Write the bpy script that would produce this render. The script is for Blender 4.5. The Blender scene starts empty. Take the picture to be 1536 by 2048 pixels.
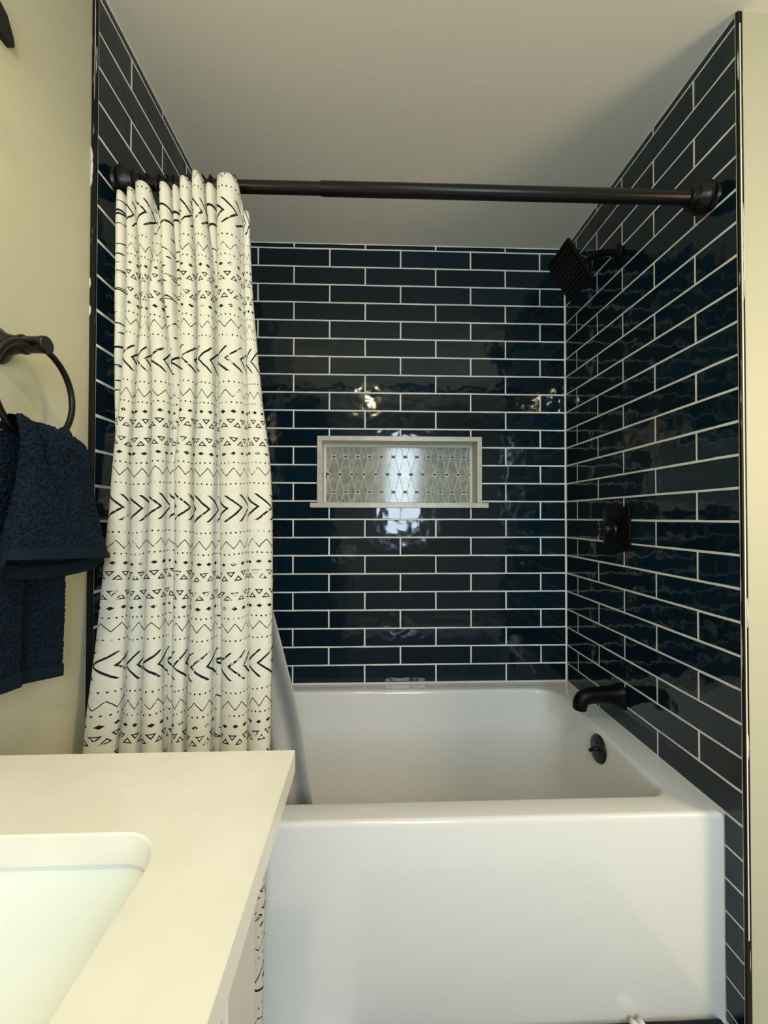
import bpy, bmesh, math, random
from mathutils import Vector, Matrix, noise

random.seed(7)
scene = bpy.context.scene
COL = scene.collection
pi = math.pi

# ------------------------------------------------------------------ camera
T0 = 0.50                                   # height of the tub deck above the floor
cam_d = bpy.data.cameras.new('camera')
cam = bpy.data.objects.new('camera', cam_d)
COL.objects.link(cam)
FPX = 809.716                               # focal length in pixels of a 1536 wide picture
cam_d.sensor_fit = 'HORIZONTAL'
cam_d.sensor_width = 36.0
cam_d.lens = 36.0 * FPX / 1536.0
cam_d.clip_start = 0.02
YAW, PITCH, ROLL = 0.03368, 0.01252, 0.00102
fw = Vector((math.sin(YAW) * math.cos(PITCH), math.cos(YAW) * math.cos(PITCH), math.sin(PITCH)))
rt = Vector((math.cos(YAW), -math.sin(YAW), 0))
up = rt.cross(fw)
r2 = rt * math.cos(ROLL) + up * math.sin(ROLL)
u2 = -rt * math.sin(ROLL) + up * math.cos(ROLL)
m3 = Matrix((r2, u2, -fw)).transposed()
cam.matrix_world = Matrix.Translation((-0.8596, -1.7515, 0.7149 + T0)) @ m3.to_4x4()
scene.camera = cam

# ------------------------------------------------------------------ world, lights, exposure
world = bpy.data.worlds.new('world')
scene.world = world
world.use_nodes = True
world.node_tree.nodes['Background'].inputs[0].default_value = (0.55, 0.75, 1.0, 1)
world.node_tree.nodes['Background'].inputs[1].default_value = 1.0
scene.view_settings.view_transform = 'Standard'
scene.view_settings.look = 'None'
scene.view_settings.exposure = 0.0
scene.view_settings.gamma = 1.0
scene.view_settings.use_curve_mapping = False


def area(name, loc, target, size, size_y, power, color, shape='RECTANGLE'):
    d = bpy.data.lights.new(name, 'AREA')
    d.shape = shape
    d.size = size
    d.size_y = size_y
    d.energy = power
    d.color = color
    o = bpy.data.objects.new(name, d)
    COL.objects.link(o)
    o.location = loc
    o.rotation_euler = (Vector(target) - Vector(loc)).to_track_quat('-Z', 'Y').to_euler()
    return o


WARM = (1.0, 0.86, 0.52)
area('ceiling_lamp', (-0.88, -2.20, 2.37), (-0.88, -2.20, 0), 0.09, 0.09, 9.5, WARM, 'DISK')
area('side_lamp', (0.85, -1.85, 1.55), (0.1, -0.9, 1.0), 0.40, 0.70, 14.5, (1.0, 0.77, 0.45))
area('window_daylight', (-0.48, -2.99, 1.55), (-0.48, -1.0, 0.45), 0.36, 1.16, 27, (0.72, 0.88, 1.0))
VANITY_BULB = 1.3                           # watts of each bulb of the light above the mirror

# ------------------------------------------------------------------ node helpers


class Ex:
    """tiny expression builder for math nodes"""
    nt = None

    def __init__(self, s):
        self.s = s

    @staticmethod
    def m(op, *a):
        n = Ex.nt.nodes.new('ShaderNodeMath')
        n.operation = op
        for i, x in enumerate(a):
            if isinstance(x, Ex):
                Ex.nt.links.new(x.s, n.inputs[i])
            else:
                n.inputs[i].default_value = x
        return Ex(n.outputs[0])

    def __add__(self, o): return Ex.m('ADD', self, o)
    __radd__ = __add__
    def __sub__(self, o): return Ex.m('SUBTRACT', self, o)
    def __rsub__(self, o): return Ex.m('SUBTRACT', o, self)
    def __mul__(self, o): return Ex.m('MULTIPLY', self, o)
    __rmul__ = __mul__
    def __truediv__(self, o): return Ex.m('DIVIDE', self, o)
    def lt(self, o): return Ex.m('LESS_THAN', self, o)
    def gt(self, o): return Ex.m('GREATER_THAN', self, o)
    def abs(self): return Ex.m('ABSOLUTE', self)
    def floor(self): return Ex.m('FLOOR', self)
    def fract(self): return Ex.m('FRACT', self)
    def max(self, o): return Ex.m('MAXIMUM', self, o)
    def min(self, o): return Ex.m('MINIMUM', self, o)


def new_mat(name, color=(0.8, 0.8, 0.8), rough=0.5, metal=0.0, spec=0.5, coat=0.0):
    m = bpy.data.materials.new(name)
    m.use_nodes = True
    b = m.node_tree.nodes['Principled BSDF']
    b.inputs['Base Color'].default_value = (*color, 1)
    b.inputs['Roughness'].default_value = rough
    b.inputs['Metallic'].default_value = metal
    b.inputs['Specular IOR Level'].default_value = spec
    b.inputs['Coat Weight'].default_value = coat
    b.inputs['Coat Roughness'].default_value = 0.05
    return m


def nodes(m):
    nt = m.node_tree
    return nt, nt.nodes['Principled BSDF']


def add_noise_color(m, c1, c2, scale, detail=3, coord='Object', lo=0.35, hi=0.65):
    nt, b = nodes(m)
    tc = nt.nodes.new('ShaderNodeTexCoord')
    nz = nt.nodes.new('ShaderNodeTexNoise')
    nz.inputs['Scale'].default_value = scale
    nz.inputs['Detail'].default_value = detail
    rp = nt.nodes.new('ShaderNodeValToRGB')
    rp.color_ramp.elements[0].color = (*c1, 1)
    rp.color_ramp.elements[1].color = (*c2, 1)
    rp.color_ramp.elements[0].position = lo
    rp.color_ramp.elements[1].position = hi
    nt.links.new(tc.outputs[coord], nz.inputs['Vector'])
    nt.links.new(nz.outputs['Fac'], rp.inputs['Fac'])
    nt.links.new(rp.outputs['Color'], b.inputs['Base Color'])


def add_bump(m, scale, strength, dist, detail=2, coord='Object', stretch=(1, 1, 1)):
    nt, b = nodes(m)
    tc = nt.nodes.new('ShaderNodeTexCoord')
    mp = nt.nodes.new('ShaderNodeMapping')
    mp.inputs['Scale'].default_value = stretch
    nz = nt.nodes.new('ShaderNodeTexNoise')
    nz.inputs['Scale'].default_value = scale
    nz.inputs['Detail'].default_value = detail
    bp = nt.nodes.new('ShaderNodeBump')
    bp.inputs['Strength'].default_value = strength
    bp.inputs['Distance'].default_value = dist
    nt.links.new(tc.outputs[coord], mp.inputs['Vector'])
    nt.links.new(mp.outputs['Vector'], nz.inputs['Vector'])
    nt.links.new(nz.outputs['Fac'], bp.inputs['Height'])
    nt.links.new(bp.outputs['Normal'], b.inputs['Normal'])


# ------------------------------------------------------------------ materials
M_wall = new_mat('painted_drywall', (0.545, 0.525, 0.39), 0.55)
add_bump(M_wall, 260, 0.08, 0.001)
M_rear = new_mat('rear_drywall_reflection_grey', (0.46, 0.48, 0.50), 0.6)  # unseen rear wall; grey chosen to keep its reflection in the tiles neutral
M_ceil = new_mat('painted_ceiling', (0.79, 0.775, 0.70), 0.85)
M_floor = new_mat('floor_vinyl', (0.30, 0.29, 0.28), 0.5)
add_noise_color(M_floor, (0.46, 0.49, 0.53), (0.54, 0.57, 0.60), 9)  # unseen floor, kept pale blue-grey to bounce cool light onto the apron
M_grout = new_mat('white_grout', (0.76, 0.75, 0.70), 0.85)
add_noise_color(M_grout, (0.82, 0.81, 0.76), (0.89, 0.88, 0.83), 40)
M_joint = new_mat('cream_mosaic_joint', (0.82, 0.81, 0.74), 0.8)
M_acryl = new_mat('white_acrylic', (0.84, 0.84, 0.83), 0.14, coat=0.2)
M_quartz = new_mat('cream_quartz', (0.82, 0.79, 0.70), 0.28)
add_noise_color(M_quartz, (0.80, 0.77, 0.68), (0.84, 0.81, 0.73), 18, 4)
M_sink = new_mat('white_porcelain', (0.80, 0.82, 0.76), 0.12)
M_cab = new_mat('white_cabinet_paint', (0.66, 0.63, 0.58), 0.4)
M_bronze = new_mat('dark_bronze', (0.0035, 0.003, 0.0025), 0.32, 0.0, 0.3)
M_black = new_mat('matte_black_metal', (0.0025, 0.0025, 0.0025), 0.38, 0.0, 0.15)
M_rub = new_mat('black_rubber', (0.009, 0.009, 0.009), 0.5)
M_marb_w = new_mat('off_white_marble_trim', (0.66, 0.63, 0.54), 0.3)
add_noise_color(M_marb_w, (0.60, 0.57, 0.48), (0.70, 0.67, 0.58), 30, 4)
M_liner = new_mat('grey_white_liner', (0.44, 0.425, 0.39), 0.6)
M_rugtag = new_mat('white_tag', (0.85, 0.85, 0.85), 0.6)
M_glass = new_mat('window_frame_paint', (0.8, 0.8, 0.78), 0.4)

# marble diamonds
M_marble = new_mat('grey_marble', (0.5, 0.5, 0.45), 0.12)
nt, b = nodes(M_marble)
tc = nt.nodes.new('ShaderNodeTexCoord')
oi = nt.nodes.new('ShaderNodeObjectInfo')
va = nt.nodes.new('ShaderNodeVectorMath'); va.operation = 'ADD'
sc = nt.nodes.new('ShaderNodeVectorMath'); sc.operation = 'SCALE'
cb = nt.nodes.new('ShaderNodeCombineXYZ')
for i in range(3):
    nt.links.new(oi.outputs['Random'], cb.inputs[i])
nt.links.new(cb.outputs[0], sc.inputs[0]); sc.inputs['Scale'].default_value = 7.0
nt.links.new(tc.outputs['Object'], va.inputs[0]); nt.links.new(sc.outputs[0], va.inputs[1])
nz = nt.nodes.new('ShaderNodeTexNoise')
nz.inputs['Scale'].default_value = 30; nz.inputs['Detail'].default_value = 6
nz.inputs['Distortion'].default_value = 1.2
rp = nt.nodes.new('ShaderNodeValToRGB')
e = rp.color_ramp.elements
e[0].position = 0.28; e[0].color = (0.22, 0.23, 0.20, 1)
e[1].position = 0.52; e[1].color = (0.36, 0.37, 0.33, 1)
x = e.new(0.72); x.color = (0.46, 0.47, 0.42, 1)
nt.links.new(va.outputs[0], nz.inputs['Vector']); nt.links.new(nz.outputs['Fac'], rp.inputs['Fac'])
nt.links.new(rp.outputs['Color'], b.inputs['Base Color'])

# glazed tile: dark teal navy, every piece a little different, wavy glaze
M_tile = new_mat('navy_glazed_tile', (0.003, 0.012, 0.02), 0.075)
nt, b = nodes(M_tile)
tc = nt.nodes.new('ShaderNodeTexCoord')
oi = nt.nodes.new('ShaderNodeObjectInfo')
cb = nt.nodes.new('ShaderNodeCombineXYZ')
for i in range(3):
    nt.links.new(oi.outputs['Random'], cb.inputs[i])
sc = nt.nodes.new('ShaderNodeVectorMath'); sc.operation = 'SCALE'; sc.inputs['Scale'].default_value = 53.0
nt.links.new(cb.outputs[0], sc.inputs[0])
va = nt.nodes.new('ShaderNodeVectorMath'); va.operation = 'ADD'
nt.links.new(tc.outputs['Object'], va.inputs[0]); nt.links.new(sc.outputs[0], va.inputs[1])
rp = nt.nodes.new('ShaderNodeValToRGB')
rp.color_ramp.elements[0].color = (0.0018, 0.0090, 0.0165, 1)
rp.color_ramp.elements[1].color = (0.0034, 0.0165, 0.0285, 1)
nt.links.new(oi.outputs['Random'], rp.inputs['Fac'])
nt.links.new(rp.outputs['Color'], b.inputs['Base Color'])
nz = nt.nodes.new('ShaderNodeTexNoise')
nz.inputs['Scale'].default_value = 20; nz.inputs['Detail'].default_value = 1.0
nz.inputs['Roughness'].default_value = 0.4
nt.links.new(va.outputs[0], nz.inputs['Vector'])
bp = nt.nodes.new('ShaderNodeBump')
bp.inputs['Strength'].default_value = 1.0; bp.inputs['Distance'].default_value = 0.0016
nt.links.new(nz.outputs['Fac'], bp.inputs['Height'])
nt.links.new(bp.outputs['Normal'], b.inputs['Normal'])

# black edge trim with white paint smears
M_trim = new_mat('black_edge_trim', (0.01, 0.01, 0.01), 0.5, spec=0.25)
M_paint = new_mat('white_paint_smear', (0.62, 0.61, 0.55), 0.6)
nt, b = nodes(M_trim)
tc = nt.nodes.new('ShaderNodeTexCoord')
mp = nt.nodes.new('ShaderNodeMapping'); mp.inputs['Scale'].default_value = (120, 120, 5.5)
nz = nt.nodes.new('ShaderNodeTexNoise'); nz.inputs['Scale'].default_value = 1.0; nz.inputs['Detail'].default_value = 5
rp = nt.nodes.new('ShaderNodeValToRGB')
rp.color_ramp.elements[0].position = 0.63; rp.color_ramp.elements[0].color = (0.004, 0.0035, 0.003, 1)
rp.color_ramp.elements[1].position = 0.66; rp.color_ramp.elements[1].color = (0.62, 0.60, 0.52, 1)
nt.links.new(tc.outputs['Object'], mp.inputs[0]); nt.links.new(mp.outputs[0], nz.inputs['Vector'])
nt.links.new(nz.outputs['Fac'], rp.inputs['Fac']); nt.links.new(rp.outputs['Color'], b.inputs['Base Color'])

# terry cloth
def terry(name, c1, c2):
    m = new_mat(name, c1, 0.95, spec=0.1)
    add_noise_color(m, c1, c2, 220, 3)
    nt, b = nodes(m)
    b.inputs['Sheen Weight'].default_value = 0.06
    b.inputs['Sheen Roughness'].default_value = 0.5
    b.inputs['Sheen Tint'].default_value = (0.25, 0.4, 0.6, 1)
    return m


M_terry = terry('navy_terry', (0.0016, 0.0042, 0.0095), (0.0075, 0.0180, 0.0330))
M_hem = new_mat('navy_hem', (0.0060, 0.0150, 0.0260), 0.85, spec=0.1)
M_rug = terry('dark_navy_rug', (0.006, 0.010, 0.018), (0.016, 0.022, 0.034))

# printed curtain -----------------------------------------------------------
M_curt = new_mat('printed_cotton', (0.80, 0.79, 0.70), 0.9, spec=0.15)
nt, b = nodes(M_curt)
Ex.nt = nt
PRINT = 0.335                                # height of one band of the print in metres
uvn = nt.nodes.new('ShaderNodeUVMap'); uvn.uv_map = 'cloth'
sx = nt.nodes.new('ShaderNodeSeparateXYZ')
# slight hand-drawn wobble
nzw = nt.nodes.new('ShaderNodeTexNoise'); nzw.inputs['Scale'].default_value = 9.0; nzw.inputs['Detail'].default_value = 2
wob = nt.nodes.new('ShaderNodeVectorMath'); wob.operation = 'MULTIPLY_ADD'
wob.inputs[1].default_value = (0.02, 0.02, 0)
nt.links.new(uvn.outputs[0], nzw.inputs['Vector'])
nt.links.new(nzw.outputs['Color'], wob.inputs[0]); nt.links.new(uvn.outputs[0], wob.inputs[2])
nt.links.new(wob.outputs[0], sx.inputs[0])
u = Ex(sx.outputs[0]); v = Ex(sx.outputs[1])   # both in units of one band
band = (v + 0.5).floor()
par = band - 2 * (band * 0.5).floor()          # 0 / 1 alternating
sgn = 1 - 2 * par
w = v - band                                   # -0.5 .. 0.5
d = w.abs()


def tri(x, per):                               # triangle wave 0..1 of period per
    f = (x / per).fract()
    return (f * 2 - 1).abs()


def sfr(x, per):                               # signed distance to nearest repeat
    return ((x / per).fract() - 0.5) * per


def box(a, lo, hi):
    return a.gt(lo) * a.lt(hi)


ink = None


def put(e):
    global ink
    ink = e if ink is None else ink.max(e)


# dots
for c, off in ((0.160, 0.0), (0.298, 0.013)):
    a = sfr(u + off + par * 0.01, 0.0315)
    bb = (d - c)
    put((a * a + bb * bb).lt(0.0056 ** 2))
# zigzags
zz = tri(u, 0.090) - 0.5
put(((d - 0.238) - zz * 0.052).abs().lt(0.0040))
# diamonds
a = sfr(u + 0.02, 0.067).abs()
put((a * 0.62 + (d - 0.359).abs()).lt(0.0122))
# triangle outlines: point-down above, point-up below, in two staggered rows
for yc in (0.452, 0.418):
    pass
wm = v.fract() - 0.5                           # centred half way between two bands
for rowc in (0.062, -0.062):
    for sg, off in ((1.0, 0.0), (-1.0, 0.044)):
        a = sfr(u + off + (0.02 if rowc > 0 else 0.0), 0.088).abs()
        t = (wm - rowc - 0.012 * sg) * sg      # apex at the bottom for sg = 1
        # inside: -0.012<t<0.012 and a < (t+0.012)*0.85
        q = (a - (t + 0.013) * 0.85) * 0.76
        q = q.max(t - 0.012)
        put(q.abs().lt(0.0034) * q.lt(0.0034))
# chevrons
ch = sfr(u * sgn + d * 1.30, 0.100).abs()
put(ch.lt(0.0105) * d.lt(0.087))
# dry brush break-up
nb = nt.nodes.new('ShaderNodeTexNoise'); nb.inputs['Scale'].default_value = 45; nb.inputs['Detail'].default_value = 4
nt.links.new(uvn.outputs[0], nb.inputs['Vector'])
nb2 = nt.nodes.new('ShaderNodeTexNoise'); nb2.inputs['Scale'].default_value = 5; nb2.inputs['Detail'].default_value = 2
nt.links.new(uvn.outputs[0], nb2.inputs['Vector'])
brk = (Ex(nb.outputs['Fac']) + Ex(nb2.outputs['Fac']) * 0.7)
fac = ink * (1 - (brk.gt(0.98) * 0.75))
mx = nt.nodes.new('ShaderNodeMix'); mx.data_type = 'RGBA'
mx.inputs[6].default_value = (0.72, 0.705, 0.62, 1)
mx.inputs[7].default_value = (0.018, 0.017, 0.020, 1)
nt.links.new(fac.s, mx.inputs[0]); nt.links.new(mx.outputs[2], b.inputs['Base Color'])
nzb = nt.nodes.new('ShaderNodeTexNoise'); nzb.inputs['Scale'].default_value = 25; nzb.inputs['Detail'].default_value = 2
nt.links.new(uvn.outputs[0], nzb.inputs['Vector'])
bpc = nt.nodes.new('ShaderNodeBump'); bpc.inputs['Strength'].default_value = 0.15; bpc.inputs['Distance'].default_value = 0.01
nt.links.new(nzb.outputs['Fac'], bpc.inputs['Height']); nt.links.new(bpc.outputs['Normal'], b.inputs['Normal'])
b.inputs['Subsurface Weight'].default_value = 0.0

# ------------------------------------------------------------------ object helpers
ORG = {}


def origin(o):
    return ORG.get(o.name, Vector((0, 0, 0)))


def link(name, data, org, parent=None):
    o = bpy.data.objects.new(name, data)
    COL.objects.link(o)
    org = Vector(org)
    if parent is not None:
        o.parent = parent
        o.location = org - origin(parent)
    else:
        o.location = org
    ORG[o.name] = org
    return o


def thing(name, label, cat, loc, group=None):
    o = link(name, None, loc)
    o.empty_display_size = 0.05
    tag(o, label, cat, group)
    return o


def tag(o, label, cat, group=None):
    o['label'] = label
    o['category'] = cat
    if group:
        o['group'] = group


def bm_obj(name, bm, mat, parent=None, org=None, smooth=False, structure=False):
    """bm is in world coordinates"""
    if org is None:
        org = origin(parent) if parent is not None else Vector((0, 0, 0))
    bmesh.ops.translate(bm, verts=bm.verts, vec=-Vector(org))
    bmesh.ops.recalc_face_normals(bm, faces=bm.faces)
    me = bpy.data.meshes.new(name)
    bm.to_mesh(me)
    bm.free()
    me.materials.append(mat)
    if smooth:
        for p in me.polygons:
            p.use_smooth = True
        try:
            me.set_sharp_from_angle(angle=math.radians(38))
        except Exception:
            pass
    o = link(name, me, org, parent)
    if structure:
        o['kind'] = 'structure'
    return o


def box_bm(bm, lo, hi, bevel=0.0, seg=1):
    lo, hi = Vector(lo), Vector(hi)
    c = (lo + hi) / 2
    s = hi - lo
    r = bmesh.ops.create_cube(bm, size=1.0, matrix=Matrix.Translation(c) @ Matrix.Diagonal((*s, 1)))
    if bevel > 0:
        es = set()
        for vv in r['verts']:
            es.update(vv.link_edges)
        bmesh.ops.bevel(bm, geom=list(es), offset=bevel, segments=seg, affect='EDGES', profile=0.5)
    return bm


def box_obj(name, lo, hi, mat, parent=None, bevel=0.0, seg=2, structure=False, smooth=False):
    bm = bmesh.new()
    box_bm(bm, lo, hi, bevel, seg)
    return bm_obj(name, bm, mat, parent, None if parent else (Vector(lo) + Vector(hi)) / 2, smooth or bevel > 0, structure)


def frame_from(axis):
    z = Vector(axis).normalized()
    h = Vector((0, 0, 1)) if abs(z.z) < 0.9 else Vector((1, 0, 0))
    x = h.cross(z).normalized()
    y = z.cross(x)
    return x, y, z


def lathe_bm(bm, prof, base, axis, n=32):
    """prof: list of (distance along axis, radius)"""
    x, y, z = frame_from(axis)
    base = Vector(base)
    rings = []
    for (t, r) in prof:
        if r < 1e-6:
            rings.append([bm.verts.new(base + z * t)])
        else:
            rings.append([bm.verts.new(base + z * t + (x * math.cos(2 * pi * k / n) + y * math.sin(2 * pi * k / n)) * r) for k in range(n)])
    for a, c in zip(rings, rings[1:]):
        for k in range(n):
            k2 = (k + 1) % n
            if len(a) == 1 and len(c) == 1:
                continue
            if len(a) == 1:
                bm.faces.new((a[0], c[k], c[k2]))
            elif len(c) == 1:
                bm.faces.new((a[k], a[k2], c[0]))
            else:
                bm.faces.new((a[k], a[k2], c[k2], c[k]))
    for rr in (rings[0], rings[-1]):
        if len(rr) > 2:
            bm.faces.new(rr)
    return bm


def lathe(name, prof, base, axis, mat, parent=None, n=32, org=None):
    bm = bmesh.new()
    lathe_bm(bm, prof, base, axis, n)
    return bm_obj(name, bm, mat, parent, org, True)


def loft_bm(bm, rings, cap=True):
    vs = [[bm.verts.new(p) for p in r] for r in rings]
    n = len(rings[0])
    for a, c in zip(vs, vs[1:]):
        for k in range(n):
            k2 = (k + 1) % n
            bm.faces.new((a[k], a[k2], c[k2], c[k]))
    if cap:
        bm.faces.new(vs[0])
        bm.faces.new(vs[-1])
    return vs


def tube_bm(bm, pts, rad, n=16, closed=False):
    pts = [Vector(p) for p in pts]
    rings = []
    N = len(pts)
    prev = None
    for i, p in enumerate(pts):
        if closed:
            t = pts[(i + 1) % N] - pts[i - 1]
        else:
            t = pts[min(i + 1, N - 1)] - pts[max(i - 1, 0)]
        t.normalize()
        if prev is None:
            x, y, _ = frame_from(t)
        else:
            x = (prev - t * prev.dot(t)).normalized()
            y = t.cross(x)
        prev = x
        r = rad[i] if isinstance(rad, (list, tuple)) else rad
        rings.append([p + (x * math.cos(2 * pi * k / n) + y * math.sin(2 * pi * k / n)) * r for k in range(n)])
    if closed:
        vs = [[bm.verts.new(p) for p in r] for r in rings]
        for i in range(N):
            a, c = vs[i], vs[(i + 1) % N]
            for k in range(n):
                k2 = (k + 1) % n
                bm.faces.new((a[k], a[k2], c[k2], c[k]))
    else:
        loft_bm(bm, rings)
    return bm


def catmull(P, n):
    """dense points through control points (tuples)"""
    out = []
    P = [Vector(p) for p in P]
    for i in range(len(P) - 1):
        p0 = P[max(i - 1, 0)]; p1 = P[i]; p2 = P[i + 1]; p3 = P[min(i + 2, len(P) - 1)]
        for k in range(n):
            t = k / n
            out.append(0.5 * ((2 * p1) + (p2 - p0) * t + (2 * p0 - 5 * p1 + 4 * p2 - p3) * t * t + (-p0 + 3 * p1 - 3 * p2 + p3) * t ** 3))
    out.append(P[-1])
    return out


def rrect(cx, cy, hx, hy, r, z, n=8, rf=None):
    pts = []
    rb = min(r, hx - 1e-4, hy - 1e-4)
    for (sx_, sy_, a0) in ((1, 1, 0), (-1, 1, pi / 2), (-1, -1, pi), (1, -1, 1.5 * pi)):
        r = rb if (rf is None or sy_ > 0) else rf
        for k in range(n + 1):
            a = a0 + (pi / 2) * k / n
            pts.append(Vector((cx + sx_ * (hx - r) + r * math.cos(a), cy + sy_ * (hy - r) + r * math.sin(a), z)))
    return pts


# ------------------------------------------------------------------ setting
XL = -1.468          # face of the left tiled wall
H = 0.078354         # tile row
TP = 0.308           # tile pitch
CEIL = 1.9045 + T0
YE = 0.8418          # front edge of the side wall tile
XA = -0.26709
YR = 0.09694
GR = 0.0064          # joint
TILE_T = 0.0085
REC = 0.0012         # grout lies this far behind the tile face
XLW = XL - 0.0105    # painted wall left
XRW = 0.0105
YREAR = -3.02
XRR = 1.35           # right hand wall of the room

box_obj('floor', (XLW - 0.15, YREAR - 0.15, -0.12), (XRR + 0.15, 0.2, 0.0), M_floor, structure=True)
box_obj('ceiling', (XLW - 0.15, YREAR - 0.15, CEIL), (XRR + 0.15, 0.2, CEIL + 0.12), M_ceil, structure=True)

# back wall: grout slab with the niche hole
NX0, NX1, NZ0, NZ1, ND = -1.0687, -0.3941, 0.7765 + T0, 1.0445 + T0, 0.09


def slab_with_hole(name, x0, x1, z0, z1, hx0, hx1, hz0, hz1, yf, yb, mat):
    bm = bmesh.new()
    for (a, b_, c, d_) in ((x0, hx0, z0, z1), (hx1, x1, z0, z1), (hx0, hx1, z0, hz0), (hx0, hx1, hz1, z1)):
        box_bm(bm, (a, yf, c), (b_, yb, d_))
    return bm_obj(name, bm, mat, None, ((x0 + x1) / 2, yf, z0), structure=True)


wall_back = slab_with_hole('wall_back', XLW - 0.1, 0.11, 0, CEIL, NX0 - 0.012, NX1 + 0.012, NZ0 - 0.012, NZ1 + 0.012, REC, 0.13, M_grout)
wall_left = box_obj('wall_left', (XLW - 0.12, -YE + 0.001, 0), (XL - REC, REC, CEIL), M_grout, structure=True)
wall_right = box_obj('wall_right', (REC, -YE + 0.001, 0), (0.11, REC, CEIL), M_grout, structure=True)


def tile_bm(cells, toward, jit):
    """cells: rectangles (a0,a1,b0,b1) in the wall plane; toward(a,b,h) gives the world point at height h over the grout face"""
    bm = bmesh.new()
    As = sorted({round(c[0], 5) for c in cells} | {round(c[1], 5) for c in cells})
    Bs = sorted({round(c[2], 5) for c in cells} | {round(c[3], 5) for c in cells})
    V = {}

    def vert(i, j):
        if (i, j) not in V:
            V[(i, j)] = bm.verts.new((As[i], Bs[j], 0))
        return V[(i, j)]
    for i in range(len(As) - 1):
        for j in range(len(Bs) - 1):
            ca, cb_ = (As[i] + As[i + 1]) / 2, (Bs[j] + Bs[j + 1]) / 2
            if any(c[0] - 1e-6 < ca < c[1] + 1e-6 and c[2] - 1e-6 < cb_ < c[3] + 1e-6 for c in cells):
                bm.faces.new((vert(i, j), vert(i + 1, j), vert(i + 1, j + 1), vert(i, j + 1)))
    if len(bm.faces) > 1:
        bmesh.ops.dissolve_faces(bm, faces=list(bm.faces))
    es = [e_ for e_ in bm.edges if e_.calc_length() > 0.1]
    if es:
        bmesh.ops.subdivide_edges(bm, edges=es, cuts=3)
    for vv in bm.verts:
        vv.co.x += random.uniform(-jit, jit)
        vv.co.y += random.uniform(-jit, jit)
    r = bmesh.ops.inset_region(bm, faces=list(bm.faces), thickness=0.0015, depth=0.0, use_even_offset=True, use_boundary=True)
    inner = set()
    top = max(bm.faces, key=lambda f: f.calc_area())
    for vv in top.verts:
        inner.add(vv)
    outer = [vv for vv in bm.verts if vv not in inner]
    for vv in inner:
        vv.co.z = REC
    for vv in outer:
        vv.co.z = REC * 0.25
    ret = bmesh.ops.extrude_edge_only(bm, edges=[e_ for e_ in bm.edges if e_.is_boundary])
    for vv in ret['geom']:
        if isinstance(vv, bmesh.types.BMVert):
            vv.co.z = -0.0005
    for vv in bm.verts:
        vv.co = toward(vv.co.x, vv.co.y, vv.co.z)
    return bm


def put_tile(parent, cells, toward):
    bm = tile_bm(cells, toward, 0.00055)
    c = Vector((0, 0, 0))
    for vv in bm.verts:
        c += vv.co
    c /= len(bm.verts)
    bm_obj('tile', bm, M_tile, parent, c, False)


def subtract(rect, hole):
    a0, a1, b0, b1 = rect
    h0, h1, k0, k1 = hole
    if h1 <= a0 or h0 >= a1 or k1 <= b0 or k0 >= b1:
        return [rect]
    out = []
    As = sorted({a0, a1, min(max(h0, a0), a1), min(max(h1, a0), a1)})
    Bs = sorted({b0, b1, min(max(k0, b0), b1), min(max(k1, b0), b1)})
    for i in range(len(As) - 1):
        for j in range(len(Bs) - 1):
            ca, cb_ = (As[i] + As[i + 1]) / 2, (Bs[j] + Bs[j + 1]) / 2
            if h0 < ca < h1 and k0 < cb_ < k1:
                continue
            if As[i + 1] - As[i] > 0.004 and Bs[j + 1] - Bs[j] > 0.004:
                out.append((As[i], As[i + 1], Bs[j], Bs[j + 1]))
    return out


NROW = 25


def row_z(n):
    z0 = T0 + n * H + GR / 2
    z1 = min(T0 + (n + 1) * H - GR / 2, CEIL - 0.004)
    return z0, z1


# back wall tiles
for n in range(0, NROW):
    z0, z1 = row_z(n)
    if n == 0:
        z0 += 0.001
    off = 0.5 if n % 2 else 0.0
    joints = [XA + (k + off) * TP for k in range(-6, 3)]
    xs = [XL + 0.005] + [j for j in joints if XL + 0.02 < j < -0.02] + [-0.005]
    for a, b_ in zip(xs, xs[1:]):
        x0 = a + (GR / 2 if a > XL + 0.01 else 0)
        x1 = b_ - (GR / 2 if b_ < -0.01 else 0)
        cells = subtract((x0, x1, z0, z1), (NX0 - 0.004, NX1 + 0.004, NZ0 - 0.004, NZ1 + 0.004))
        if n == 9:
            cells = subtract((x0, x1, z0, z1), (NX0 - 0.004, NX1 + 0.004, T0 + 0.765, NZ1))
        if cells:
            # keep pieces that are not connected apart
            if len(cells) == 2 and (abs(cells[0][1] - cells[1][0]) > 1e-4) and abs(cells[0][2] - cells[1][2]) < 1e-5:
                for c in cells:
                    put_tile(wall_back, [c], lambda p, q, h: Vector((p, REC - h, q)))
            else:
                put_tile(wall_back, cells, lambda p, q, h: Vector((p, REC - h, q)))

# side wall tiles; distance from the back corner runs forward
for side in (-1, 1):
    par_ = wall_left if side < 0 else wall_right
    if side > 0:
        tow = lambda p, q, h: Vector((REC - h, -p, q))
    else:
        tow = lambda p, q, h: Vector((XL - REC + h, -p, q))
    for n in range(-7, NROW):
        z0, z1 = row_z(n)
        z0 = max(z0, 0.004)
        if z1 - z0 < 0.01:
            continue
        if n % 2:
            js = [YR, YR + TP, YR + 2 * TP]
        else:
            js = [YR + TP / 2, YR + 1.5 * TP]
        ys = [0.005] + js + [YE - 0.0035]
        for a, b_ in zip(ys, ys[1:]):
            p0 = a + (GR / 2 if a > 0.01 else 0)
            p1 = b_ - GR / 2
            if n < 0:
                p0 = max(p0, 0.790)
                if p1 - p0 < 0.01:
                    continue
            elif n == 0:
                pass
            put_tile(par_, [(p0, p1, z0, z1)], tow)

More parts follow.
